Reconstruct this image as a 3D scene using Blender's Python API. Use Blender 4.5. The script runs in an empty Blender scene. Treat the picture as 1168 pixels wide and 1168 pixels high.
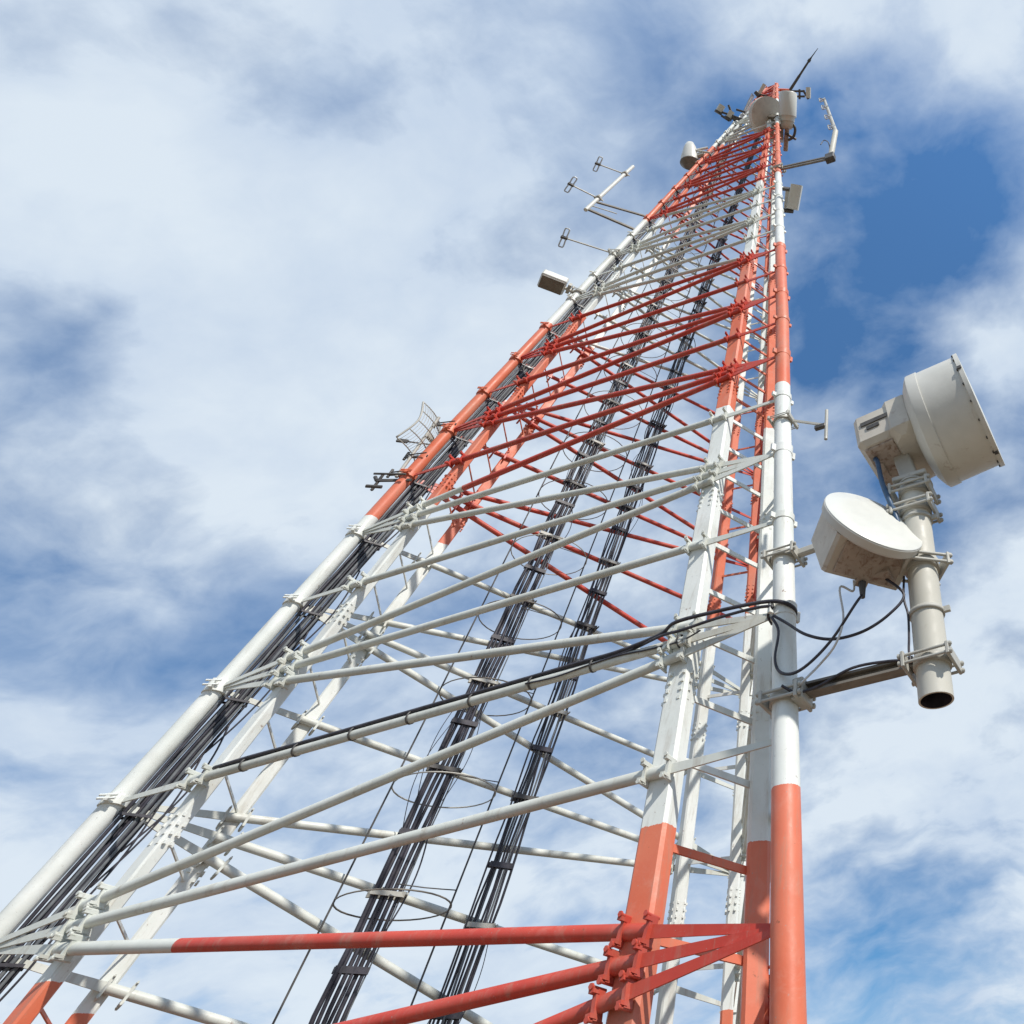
import bpy, math, random
from mathutils import Vector as V, Matrix

# ------------------------------------------------------------------ units
# the plan below is drawn in half metres; METRE turns it into metres at the very end
SC = 0.5
Z0 = 9.66                      # plan height of level 0 above the ground
scene = bpy.context.scene
S = 1168.0

# ------------------------------------------------------------------ camera
CAM = V((17.7383, -20.368, -6.4647))
AZ, EL, RO, F, PX, PY = -0.1756, 0.9724, -0.1726, 745.3709, 465.9991, -254.1177
fw = V((math.sin(AZ)*math.cos(EL), math.cos(AZ)*math.cos(EL), math.sin(EL)))
_r = V((math.cos(AZ), -math.sin(AZ), 0)); _u = _r.cross(fw)
rt = _r*math.cos(RO)+_u*math.sin(RO); up = -_r*math.sin(RO)+_u*math.cos(RO)
cd = bpy.data.cameras.new('camera'); cam = bpy.data.objects.new('camera', cd)
scene.collection.objects.link(cam); scene.camera = cam
M = Matrix((rt, up, -fw)).transposed().to_4x4()
M.translation = (CAM + V((0, 0, Z0)))*SC
cam.matrix_world = M
cd.sensor_width = 36; cd.lens = F/S*36
cd.shift_x = -PX/S; cd.shift_y = PY/S
cd.clip_start = 0.05; cd.clip_end = 20000

# ------------------------------------------------------------------ sun, sky, exposure
SUN_EL, SUN_AZ = math.radians(43), math.radians(121)      # azimuth clockwise from +Y
sdir = V((math.sin(SUN_AZ)*math.cos(SUN_EL), math.cos(SUN_AZ)*math.cos(SUN_EL), math.sin(SUN_EL)))
sl = bpy.data.lights.new('sun', 'SUN'); sun = bpy.data.objects.new('sun', sl)
scene.collection.objects.link(sun)
sl.energy = 4.1; sl.angle = math.radians(1.2); sl.color = (1.0, 0.95, 0.87)
sun.rotation_euler = sdir.to_track_quat('Z', 'Y').to_euler()
sun.location = (0, 0, 80)

vs = scene.view_settings
vs.view_transform = 'Standard'; vs.look = 'None'; vs.exposure = 0.0; vs.gamma = 1.0
vs.use_curve_mapping = False

def pixel_dir(x, y):
    return ((x-S/2-PX)/F*rt - (y-S/2-PY)/F*up + fw)

class NT:
    """little helper for writing node trees"""
    def __init__(s, tree): s.t = tree; s.n = tree.nodes; s.l = tree.links
    def new(s, typ, **kw):
        n = s.n.new(typ)
        for k, v in kw.items():
            if k.startswith('i_'):
                n.inputs[k[2:].replace('_', ' ')].default_value = v
            else: setattr(n, k, v)
        return n
    def put(s, sock, v):
        if hasattr(v, 'links') or isinstance(v, bpy.types.NodeSocket): s.l.new(v, sock)
        else: sock.default_value = v
    def math(s, op, a, b=0.0, c=None, clamp=False):
        n = s.n.new('ShaderNodeMath'); n.operation = op; n.use_clamp = clamp
        s.put(n.inputs[0], a); s.put(n.inputs[1], b)
        if c is not None: s.put(n.inputs[2], c)
        return n.outputs[0]
    def vmath(s, op, a, b=None, scale=None):
        n = s.n.new('ShaderNodeVectorMath'); n.operation = op
        s.put(n.inputs[0], a)
        if b is not None: s.put(n.inputs[1], b)
        if scale is not None: s.put(n.inputs['Scale'], scale)
        return n.outputs['Value'] if op == 'DOT_PRODUCT' else n.outputs[0]
    def noise(s, vec, scale, detail=6, rough=0.55, dist=0.0, col=False):
        n = s.n.new('ShaderNodeTexNoise'); s.put(n.inputs['Vector'], vec)
        n.inputs['Scale'].default_value = scale; n.inputs['Detail'].default_value = detail
        n.inputs['Roughness'].default_value = rough; n.inputs['Distortion'].default_value = dist
        return n.outputs['Color'] if col else n.outputs[0]
    def mix(s, f, a, b):
        n = s.n.new('ShaderNodeMix'); n.data_type = 'RGBA'
        s.put(n.inputs[0], f); s.put(n.inputs[6], a); s.put(n.inputs[7], b)
        return n.outputs[2]
    def rng(s, v, a, b, c=0.0, d=1.0, smooth=False):
        n = s.n.new('ShaderNodeMapRange'); n.clamp = True
        if smooth: n.interpolation_type = 'SMOOTHSTEP'
        s.put(n.inputs[0], v)
        for i, q in enumerate((a, b, c, d)): n.inputs[i+1].default_value = q
        return n.outputs[0]

world = bpy.data.worlds.new('World'); scene.world = world; world.use_nodes = True
W = NT(world.node_tree); W.n.clear()
outw = W.new('ShaderNodeOutputWorld'); bg = W.new('ShaderNodeBackground')
W.l.new(bg.outputs[0], outw.inputs[0])
sky = W.new('ShaderNodeTexSky', sky_type='NISHITA'); sky.sun_disc = False
sky.sun_elevation = SUN_EL; sky.sun_rotation = SUN_AZ
sky.altitude = 300; sky.air_density = 1.0; sky.dust_density = 0.1; sky.ozone_density = 2.5
tc = W.new('ShaderNodeTexCoord')
gen = tc.outputs['Generated']
wn = W.noise(gen, 3.2, 5, 0.6, col=True)
wv = W.vmath('SCALE', W.vmath('SUBTRACT', wn, (0.5, 0.5, 0.5)), scale=0.22)
wdir = W.vmath('NORMALIZE', W.vmath('ADD', gen, wv))
# openings in the cloud deck: direction and angular radius
GAPS = [((1050, 215), 0.13, 0.62), ((1010, 330), 0.13, 0.5), ((930, 170), 0.09, .45), ((790, 115), 0.09, 0.6), ((1120, 280), .09, .4), ((700, 60), .05, .3),
        ((1080, 560), .12, .5), ((930, 430), .10, .45), ((0, 400), 0.032, 0.75), ((10, 590), 0.065, 0.5), ((130, 690), .05, .22), ((230, 715), 0.045, 0.5), ((600, 250), 0.06, 0.25),
        ((710, 790), 0.10, 0.5), ((1090, 690), 0.06, 0.3), ((1075, 1015), 0.05, 0.65), ((985, 1110), 0.06, 0.7), ((860, 560), .1, .35), ((1160, 150), .05, .2), ((420, 700), .08, .35), ((380, 890), .07, .3), ((400, 100), .06, .25)]
PUFFS = [((130, 470), .05, .2), ((330, 380), 0.18, 0.45), ((120, 200), .12, .2), ((470, 420), 0.12, 0.35), ((1150, 420), 0.05, 0.5), ((1080, 860), 0.09, 0.5), ((860, 20), .08, .3), ((200, 1000), .12, .3),
         ((560, 1060), 0.12, 0.35), ((1120, 60), 0.07, 0.3), ((80, 20), 0.12, 0.2), ((960, 20), 0.06, 0.4), ((1130, 700), .06, .35)]
acc = None
for (p, rad, w) in GAPS + [(a, b, -c) for a, b, c in PUFFS]:
    d = pixel_dir(*p).normalized()
    dt = W.vmath('DOT_PRODUCT', wdir, tuple(d))
    e = W.math('EXPONENT', W.math('MULTIPLY', W.math('SUBTRACT', dt, 1.0), 1.0/rad**2))
    e = W.math('MULTIPLY', e, w)
    acc = e if acc is None else W.math('ADD', acc, e)
sx = W.new('ShaderNodeSeparateXYZ')
W.l.new(W.vmath('NORMALIZE', W.vmath('ADD', gen, W.vmath('SCALE', W.vmath('SUBTRACT', W.noise(gen, 9.0, 3, .5, col=True), (.5, .5, .5)), scale=.045))), sx.inputs[0])
zz = W.math('ADD', W.math('MAXIMUM', sx.outputs[2], 0.0), 0.25)
cx = W.new('ShaderNodeCombineXYZ')
W.put(cx.inputs[0], W.math('DIVIDE', sx.outputs[0], zz)); W.put(cx.inputs[1], W.math('MULTIPLY', W.math('DIVIDE', sx.outputs[1], zz), 1.15)); cx.inputs[2].default_value = 3.7
lay = cx.outputs[0]
n1 = W.noise(lay, 5.2, 9, 0.56, 0.15)
n2 = W.noise(lay, 12.0, 6, 0.55, 0.0)
ns = W.math('ADD', W.math('MULTIPLY', W.math('SUBTRACT', n1, 0.5), 2.1), W.math('MULTIPLY', W.math('SUBTRACT', n2, 0.5), 0.5))
away = W.rng(W.vmath('DOT_PRODUCT', wdir, tuple(pixel_dir(584, 584).normalized())), -0.1, 0.55, 0.45, 0.78, True)  # unseen sky: cloud thinned there to hold down the ambient fill
cov = W.math('ADD', W.math('SUBTRACT', away, acc), ns)
cov = W.rng(cov, -0.22, 0.98, 0.02, 0.97)
n3 = W.noise(lay, 2.2, 7, 0.55, 0.3)
ccol = W.mix(W.rng(W.math('ADD', W.math('ADD', W.math('MULTIPLY', n3, 0.6), W.math('MULTIPLY', n1, 0.4)), W.math('MULTIPLY', acc, -0.14)), 0.36, 0.62), (0.49, 0.61, 0.79, 1), (0.74, 0.83, 0.92, 1))
SKY_STR = 0.11
skys = W.vmath('SCALE', sky.outputs[0], scale=SKY_STR)
lowz = W.mix(W.rng(sx.outputs[2], 0.35, 0.95), (0.42, 0.44, 0.47, 1), (1, 1, 1, 1))
tint = W.vmath('MULTIPLY', W.vmath('MULTIPLY', skys, (0.98, 1.62, 1.95)), lowz)
W.l.new(W.mix(cov, tint, ccol), bg.inputs[0]); bg.inputs[1].default_value = 1.0

# ------------------------------------------------------------------ materials
MAT = {}
def principled(name):
    m = bpy.data.materials.new(name); m.use_nodes = True
    t = NT(m.node_tree); b = t.n['Principled BSDF']
    MAT[name] = m
    return m, t, b

TOWER_TOP = 77.08
BANDS = [-14.5, -0.95, 12.62, 26.19, 39.77, 55.9, 67.5]       # heights where red and white meet
def tower_paint(name='tower_paint', fixed=None, reds=((0.66, 0.135, 0.058, 1), (0.72, 0.20, 0.10, 1))):
    m, t, b = principled(name)
    g = t.new('ShaderNodeNewGeometry'); pos = g.outputs['Position']
    sp = t.new('ShaderNodeSeparateXYZ'); t.l.new(pos, sp.inputs[0])
    wob = t.math('MULTIPLY', t.math('SUBTRACT', t.noise(pos, 14.0, 5, .7), 0.5), 0.05)
    z = t.math('ADD', sp.outputs[2], wob)
    val = None
    for i, h in enumerate(BANDS if fixed is None else []):
        st = t.math('GREATER_THAN', z, (h+Z0)*SC)
        sgn = 1.0 if i % 2 == 0 else -1.0            # red above the first boundary
        st = t.math('MULTIPLY', st, sgn)
        val = st if val is None else t.math('ADD', val, st)
    if fixed is not None: val = fixed
    red = t.mix(t.rng(t.noise(pos, 1.4, 6, .65), .35, .7), *reds)
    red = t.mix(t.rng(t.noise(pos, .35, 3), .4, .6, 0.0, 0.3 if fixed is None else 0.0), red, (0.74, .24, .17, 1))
    wht = t.mix(t.rng(t.noise(pos, 1.1, 6, .65), .35, .7), *(((0.70, 0.725, 0.68, 1), (0.82, 0.83, 0.80, 1)) if fixed is None else ((0.56, 0.58, 0.53, 1), (0.68, 0.695, 0.65, 1))))  # second pair is darker: shade on the braces put into the white
    c = t.mix(val, wht, red)
    # chalky fading, chips, streaks of grime running down, rust spots
    c = t.mix(t.rng(t.noise(pos, 3.6, 8, .72, .5), .54, .76, 0, .17), c, (.74, .62, .52, 1))
    c = t.mix(t.rng(t.noise(pos, 34.0, 4, .7), .66, .70, 0, .7), c, (.36, .34, .31, 1))
    c = t.mix(t.rng(t.noise(pos, .9, 5, .6), .5, .75, 0, .30), c, (.27, .23, .165, 1))
    sv = t.vmath('MULTIPLY', pos, (9.0, 9.0, 1.2))
    st = t.rng(t.noise(sv, 1.0, 6, .7), .54, .74, 0, .5)
    c = t.mix(st, c, (0.33, 0.27, 0.20, 1))
    sp2 = t.rng(t.noise(pos, 8.0, 6, .68), .66, .72, 0, .75)
    c = t.mix(sp2, c, (0.20, 0.09, 0.045, 1))
    t.l.new(c, b.inputs['Base Color'])
    t.l.new(t.rng(t.noise(pos, 5.0, 4), .3, .7, .36, .6), b.inputs['Roughness'])
    bp = t.new('ShaderNodeBump'); bp.inputs['Strength'].default_value = .25; bp.inputs['Distance'].default_value = .004
    t.l.new(t.noise(pos, 30.0, 4), bp.inputs['Height']); t.l.new(bp.outputs[0], b.inputs['Normal'])
    return m
tower_paint()
tower_paint('white_paint_shaded', 0.0)
tower_paint('red_paint_shaded', 1.0, ((0.50, 0.048, 0.030, 1), (0.60, 0.075, 0.045, 1)))  # brace copies of the tower paint, darkened: their shade is in the colour
def band(z): return sum(1 if i % 2 == 0 else -1 for i, h in enumerate(BANDS) if z > h)
BRACE = ['white_paint_shaded', 'red_paint_shaded']

def weathered(name, c1, c2, dirt, amount=.5, rough=(.4, .65), metal=0.0, scale=3.0, spots=.66):
    m, t, b = principled(name)
    tcn = t.new('ShaderNodeTexCoord'); pos = tcn.outputs['Object']
    c = t.mix(t.rng(t.noise(pos, scale, 6, .6), .35, .68), c1+(1,), c2+(1,))
    c = t.mix(t.rng(t.noise(pos, scale*2.3, 8, .72, .6), spots-.08, spots+.08, 0, amount), c, dirt+(1,))
    t.l.new(c, b.inputs['Base Color'])
    t.l.new(t.rng(t.noise(pos, 9.0, 4), .3, .7, rough[0], rough[1]), b.inputs['Roughness'])
    b.inputs['Metallic'].default_value = metal
    bp = t.new('ShaderNodeBump'); bp.inputs['Strength'].default_value = .2; bp.inputs['Distance'].default_value = .004
    t.l.new(t.noise(pos, 22.0, 5), bp.inputs['Height']); t.l.new(bp.outputs[0], b.inputs['Normal'])
    return m
weathered('galvanised', (.40, .39, .35), (.52, .51, .46), (.22, .15, .09), .45, scale=2.0)
weathered('pole_paint', (.52, .50, .43), (.60, .58, .51), (.30, .24, .17), .35, scale=1.4)
weathered('arm_steel', (.15, .135, .115), (.24, .215, .18), (.14, .085, .05), .6, scale=3.0)
weathered('shroud', (.55, .545, .50), (.66, .65, .60), (.24, .16, .11), .75, scale=1.2, spots=.69)
weathered('housing', (.50, .46, .40), (.62, .58, .50), (.28, .18, .12), .75, scale=2.0)
weathered('rusty', (.36, .30, .25), (.46, .38, .32), (.16, .08, .05), .8, scale=4.0, spots=.56)
weathered('radome', (.64, .645, .60), (.69, .695, .65), (.7, .68, .6), .2, scale=1.0, rough=(.3, .45), spots=.72)
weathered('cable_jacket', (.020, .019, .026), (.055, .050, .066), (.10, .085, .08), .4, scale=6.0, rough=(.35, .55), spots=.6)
weathered('grey_cable', (.10, .11, .12), (.18, .19, .20), (.08, .07, .07), .4, scale=6.0)
weathered('pale_cable', (.55, .56, .56), (.66, .67, .67), (.3, .3, .3), .3, scale=6.0)
weathered('blue_cable', (.03, .07, .14), (.05, .11, .2), (.02, .03, .05), .4, scale=6.0)
weathered('dark_steel', (.055, .052, .05), (.12, .11, .10), (.16, .09, .05), .5, scale=5.0)
weathered('aluminium', (.52, .53, .53), (.62, .63, .63), (.3, .27, .24), .3, metal=.55, scale=4.0)
weathered('copper_lead', (.42, .12, .06), (.55, .2, .1), (.2, .08, .05), .4, scale=4.0)

def ground_mat():
    m, t, b = principled('gravel_ground')
    g = t.new('ShaderNodeTexCoord'); pos = g.outputs['Object']
    c = t.mix(t.rng(t.noise(pos, .25, 8, .65), .4, .62), (.165, .125, .09, 1), (.09, .09, .05, 1))
    c = t.mix(t.rng(t.noise(pos, 14, 6, .7), .4, .65), c, (.24, .175, .12, 1))
    t.l.new(c, b.inputs['Base Color']); b.inputs['Roughness'].default_value = .95
    bp = t.new('ShaderNodeBump'); bp.inputs['Strength'].default_value = .6; bp.inputs['Distance'].default_value = .03
    t.l.new(t.noise(pos, 18, 6), bp.inputs['Height']); t.l.new(bp.outputs[0], b.inputs['Normal'])
ground_mat()
weathered('concrete', (.34, .33, .31), (.42, .41, .38), (.18, .16, .13), .5, scale=1.5, rough=(.8, .95))

# ------------------------------------------------------------------ object helpers
def link(o): scene.collection.objects.link(o)
def thing(name, loc, label, cat, group=None):
    o = bpy.data.objects.new(name, None); link(o); o.location = V(loc)
    o.empty_display_size = .2
    o['label'] = label; o['category'] = cat
    if group: o['group'] = group
    return o
ORIGIN = {}
def origin(o):
    return V((0, 0, 0)) if o is None else V(o.location) + origin(o.parent)

def frame_of(ax, hint=V((0, 0, 1))):
    ax = ax.normalized()
    if abs(ax.dot(hint)) > .98: hint = V((1, 0, 0)) if abs(ax.x) < .9 else V((0, 1, 0))
    s = ax.cross(hint).normalized(); t = s.cross(ax).normalized()
    return ax, s, t

class MB:
    def __init__(s): s.v = []; s.f = []; s.sm = []; s.mi = []; s.cur = 0
    def face(s, idx, smooth=False): s.f.append(tuple(idx)); s.sm.append(smooth); s.mi.append(s.cur)
    def ring(s, c, a, b, r, n, ph=0.0, r2=None):
        i0 = len(s.v); r2 = r if r2 is None else r2
        for k in range(n):
            q = 2*math.pi*k/n+ph
            s.v.append(c + a*(r*math.cos(q)) + b*(r2*math.sin(q)))
        return list(range(i0, i0+n))
    def bridge(s, A, B, smooth=True):
        n = len(A)
        for k in range(n): s.face((A[k], A[(k+1) % n], B[(k+1) % n], B[k]), smooth)
    def tube(s, p0, p1, r0, r1=None, n=12, caps=True):
        p0, p1 = V(p0), V(p1)
        r1 = r0 if r1 is None else r1
        ax, a, b = frame_of(p1-p0)
        A = s.ring(p0, a, b, r0, n); B = s.ring(p1, a, b, r1, n); s.bridge(A, B)
        if caps:
            s.capring(p0, a, b, r0, n, True); s.capring(p1, a, b, r1, n, False)
        return s
    def capring(s, c, a, b, r, n, flip):
        R = s.ring(c, a, b, r, n); s.face(R[::-1] if not flip else R)
    def pipe_open(s, p0, p1, ro, ri, n=32, inner=1):
        """pipe one can look into from its end p0"""
        p0, p1 = V(p0), V(p1); ax, a, b = frame_of(p1-p0)
        A = s.ring(p0, a, b, ro, n); B = s.ring(p1, a, b, ro, n); s.bridge(A, B)
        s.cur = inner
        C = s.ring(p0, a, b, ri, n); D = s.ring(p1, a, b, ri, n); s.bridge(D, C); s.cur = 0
        E = s.ring(p0, a, b, ro, n); G = s.ring(p0, a, b, ri, n); s.bridge(G, E, False)
        E = s.ring(p1, a, b, ro, n); G = s.ring(p1, a, b, ri, n); s.bridge(E, G, False)
        return s
    def curve(s, pts, r, n=7, sub=6, closed=False):
        pts = [V(p) for p in pts]
        if sub > 1: pts = spline(pts, sub, closed)
        m = len(pts); rings = []; a = None
        for i, p in enumerate(pts):
            if closed: t = pts[(i+1) % m]-pts[i-1]
            else: t = pts[min(i+1, m-1)]-pts[max(i-1, 0)]
            t.normalize()
            if a is None: _, a, _b = frame_of(t)
            a = (a - t*a.dot(t)).normalized(); b = t.cross(a)
            rings.append(s.ring(p, a, b, r, n))
        for i in range(m-1): s.bridge(rings[i], rings[i+1])
        if closed: s.bridge(rings[-1], rings[0])
        else: s.face(rings[0][::-1]); s.face(rings[-1])
        return s
    def box(s, c, x, y, z, ch=0.0):
        """oriented box from centre and half-extent vectors, edges chamfered by ch"""
        c, x, y, z = V(c), V(x), V(y), V(z)
        if ch <= 0:
            i = len(s.v)
            for sx, sy, sz in ((-1,-1,-1),(1,-1,-1),(1,1,-1),(-1,1,-1),(-1,-1,1),(1,-1,1),(1,1,1),(-1,1,1)):
                s.v.append(c+x*sx+y*sy+z*sz)
            for f in ((0,3,2,1),(4,5,6,7),(0,1,5,4),(1,2,6,5),(2,3,7,6),(3,0,4,7)): s.face([i+k for k in f])
            return s
        lx, ly, lz = x.length, y.length, z.length
        X, Y, Z = x/lx, y/ly, z/lz
        def lay(h, e):
            i = len(s.v); a, b = lx-e, ly-e; q = ch
            for u, w in ((-a+q,-b),(a-q,-b),(a,-b+q),(a,b-q),(a-q,b),(-a+q,b),(-a,b-q),(-a,-b+q)):
                s.v.append(c+X*u+Y*w+Z*h)
            return list(range(i, i+8))
        L = [lay(-lz, ch), lay(-lz+ch, 0), lay(lz-ch, 0), lay(lz, ch)]
        for k in range(3): s.bridge(L[k], L[k+1], False)
        s.face(L[0][::-1]); s.face(L[3])
        return s
    def bar(s, p0, p1, w, h, hint=V((0, 0, 1)), ch=0.0, w1=None, h1=None):
        """straight bar: w across, h along the hint"""
        p0, p1 = V(p0), V(p1); ax, a, b = frame_of(p1-p0, hint)
        w1 = w if w1 is None else w1; h1 = h if h1 is None else h1
        def lay(p, w, h, e):
            i = len(s.v); q = ch if ch else 0
            if not q:
                for u, t in ((-1,-1),(1,-1),(1,1),(-1,1)): s.v.append(p+a*(u*w/2)+b*(t*h/2))
                return list(range(i, i+4))
            W2, H2 = w/2, h/2
            for u, t in ((-W2+q,-H2),(W2-q,-H2),(W2,-H2+q),(W2,H2-q),(W2-q,H2),(-W2+q,H2),(-W2,H2-q),(-W2,-H2+q)):
                s.v.append(p+a*u+b*t)
            return list(range(i, i+8))
        A = lay(p0, w, h, 0); B = lay(p1, w1, h1, 0)
        s.bridge(A, B, False); s.face(A[::-1]); s.face(B)
        return s
    def lathe(s, o, ax, prof, n=48, smooth=True, start=None, end=None):
        """prof: list of (distance along axis, radius); a repeated point makes a hard edge"""
        o = V(o); ax, a, b = frame_of(V(ax)); prev = None
        for k, (h, r) in enumerate(prof):
            R = s.ring(o+ax*h, a, b, max(r, 1e-4), n)
            if prev is not None and prof[k-1] != (h, r): s.bridge(prev, R, smooth)
            prev = R
        return s
    def flip_ok(s): pass
    def build(s, name, mats, parent=None, label=None):
        me = bpy.data.meshes.new(name)
        o0 = origin(parent)
        me.from_pydata([tuple(p-o0) for p in s.v], [], s.f)
        me.polygons.foreach_set('use_smooth', s.sm)
        if isinstance(mats, str): mats = [mats]
        for m in mats: me.materials.append(MAT[m])
        me.polygons.foreach_set('material_index', s.mi)
        me.update()
        o = bpy.data.objects.new(name, me); link(o)
        if parent is not None: o.parent = parent
        if label: o['label'] = label
        return o

def spline(pts, sub, closed=False):
    out = []; m = len(pts); rngs = range(m if closed else m-1)
    for i in rngs:
        if closed: p0, p1, p2, p3 = pts[i-1], pts[i], pts[(i+1) % m], pts[(i+2) % m]
        else: p0, p1, p2, p3 = pts[max(i-1, 0)], pts[i], pts[i+1], pts[min(i+2, m-1)]
        for k in range(sub):
            t = k/sub
            out.append(.5*((2*p1)+(p2-p0)*t+(2*p0-5*p1+4*p2-p3)*t*t+(3*p1-p0-3*p2+p3)*t**3))
    if not closed: out.append(pts[-1])
    return out

def at(px, py, **k):
    """point of the plan seen along a direction, on the plane x=, y= or z=, or at a depth d="""
    d = pixel_dir(px, py)
    if 'z' in k: t = (k['z']-CAM.z)/d.z
    elif 'y' in k: t = (k['y']-CAM.y)/d.y
    elif 'x' in k: t = (k['x']-CAM.x)/d.x
    else: t = k['d']
    return CAM+d*t

# ------------------------------------------------------------------ tower geometry
KN = [-10, -4, 3, 10, 18, 27, 40, 52, TOWER_TOP]
RR = [13.78, 12.8926, 11.8827, 10.9027, 9.8134, 8.3728, 6.3392, 4.4947, 0.8]
def R_at(z):
    if z <= KN[0]: return RR[0]
    for i in range(len(KN)-1):
        if z <= KN[i+1]:
            t = (z-KN[i])/(KN[i+1]-KN[i]); return RR[i]*(1-t)+RR[i+1]*t
    return RR[-1]
ANG = dict(A=math.pi*7/6, B=-math.pi/6, C=math.pi/2)
def leg(n, z):
    R = R_at(z)
    P = lambda a: V((R*math.cos(ANG[a]), R*math.sin(ANG[a]), z))
    a = P(n[0])
    if len(n) == 1: return a
    nxt = dict(A1='B', A2='C', B1='A', B2='C', C1='A', C2='B')[n]
    b = P(nxt); m = -(a+b)/2; m.z = 0
    if n == 'A2': return a+(b-a)*(.1323+.0366*min(z, 40)/20)+m*(-.0429)
    return a+(b-a)*.1395+m*.0527
GZ = -Z0
LEV = {-3: -9.2, -2: -6.1, -1: -3.04, 0: 0.0, 1: 3.0, 2: 6.05, 3: 8.98, 4: 11.90, 5: 14.81, 6: 17.55, 7: 20.19, 8: 22.98, 9: 25.86, 10: 28.83}
NL = 27
for k in range(11, NL+1): LEV[k] = 28.83+(k-10)*(76.9-28.83)/(NL-10)

# the rear leg takes its braces a little lower than the two front ones
LOWER = {-1: 4.0, 0: 4.1, 1: 3.4, 2: 2.65, 3: 2.75, 4: 1.75, 5: 1.4, 6: .85, 7: .6, 8: .35, 9: .15}
def lev(n, k):
    if n[0] == 'C': return max(LEV[k]-LOWER.get(k, 0 if k > 0 else 3.2), GZ+.6)
    return LEV[k]

tower = thing('lattice_tower', (0, 0, GZ), 'tall three legged lattice tower painted in red and white bands', 'tower')

# legs
BOXW = lambda z: .62 if z < 20 else max(.30, .62-.0065*(z-20))
for n in 'ABC':
    m = MB(); zs = [GZ+.3]+[k for k in KN if k > GZ+.4]
    prev = None
    for z in zs:
        r = (.265 if n == 'A' else .29) if z < 20 else max(.15, (.265 if n == 'A' else .29)-.0026*(z-20))
        Rg = m.ring(leg(n, z), V((1, 0, 0)), V((0, 1, 0)), r, 32)
        if prev: m.bridge(prev, Rg)
        prev = Rg
    m.face(prev)
    m.build('leg_pipe', 'tower_paint', tower)
for n in ('A1', 'A2', 'B1', 'B2', 'C1', 'C2'):
    nxt = dict(A1='B', A2='C', B1='A', B2='C', C1='A', C2='B')[n]
    m = MB(); prev = None
    zs = [GZ+.3]+[k for k in KN if k > GZ+.4]
    for z in zs:
        a, b = leg(n[0], z), leg(nxt, z); a.z = b.z = 0
        x = (b-a).normalized() if (b-a).length > .01 else V((1, 0, 0)); y = V((-x.y, x.x, 0))
        w = BOXW(z)/2*{'A': .70, 'B': 1.0, 'C': .86}[n[0]]; d = w*.8; q = .07*w/.31; c = leg(n, z); i = len(m.v)
        for u, t in ((-w+q, -d), (w-q, -d), (w, -d+q), (w, d-q), (w-q, d), (-w+q, d), (-w, d-q), (-w, -d+q)):
            m.v.append(c+x*u+y*t)
        R8 = list(range(i, i+8))
        if n in ('B1', 'B2', 'C1') or True:
            if prev: m.bridge(prev, R8, False)
        prev = R8
    m.face(prev)
    # splice flanges with bolts every couple of levels
    for k in range(-2, 12, 2):
        z = LEV[k]+1.9
        a, b = leg(n[0], z), leg(nxt, z); x = (b-a).normalized(); y = V((-x.y, x.x, 0)); w = BOXW(z)/2*{'A': .70, 'B': 1.0, 'C': .86}[n[0]]
        c = leg(n, z)
        for sx, sy in ((1, 1), (1, -1), (-1, 1), (-1, -1)):
            for q in range(4):
                m.box(c+x*(sx*w*.55)+y*(sy*(w*.8+.012))+V((0, 0, -.3+q*.2)), x*.035, y*.03, V((0, 0, .035)))
                m.box(c+x*(sx*(w+.012))+y*(sy*w*.4)+V((0, 0, -.3+q*.2)), x*.03, y*.035, V((0, 0, .035)))
    m.build('leg_box', 'tower_paint', tower)

# collars where the braces meet the pipes
for n in 'ABC':
    for k in range(1 if n == 'B' else -2, NL+1):
        z = lev(n, k); c = leg(n, z); r = .29 if z < 20 else max(.15, .29-.0026*(z-20))
        o = V((math.cos(ANG[n]), math.sin(ANG[n]), 0)); s = V((-o.y, o.x, 0))
        m = MB(); h = .16 if k % 2 == (0 if n == 'A' else 1) else .10
        m.tube(c-V((0, 0, h)), c+V((0, 0, h)), r+.035, n=24)
        for sg in (1, -1):
            m.box(c+s*(sg*(r+.09)), s*.08, o*.05, V((0, 0, h*.8)))
            if k < 14 and n != 'B':
                m.tube(c+s*(sg*(r+.15))+o*.22+V((0, 0, h*.4)), c+s*(sg*(r+.15))-o*.2+V((0, 0, h*.4)), .03, n=6)
                m.tube(c+s*(sg*(r+.15))+o*.22-V((0, 0, h*.4)), c+s*(sg*(r+.15))-o*.2-V((0, 0, h*.4)), .03, n=6)
        m.build('collar', 'tower_paint', tower)

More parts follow.
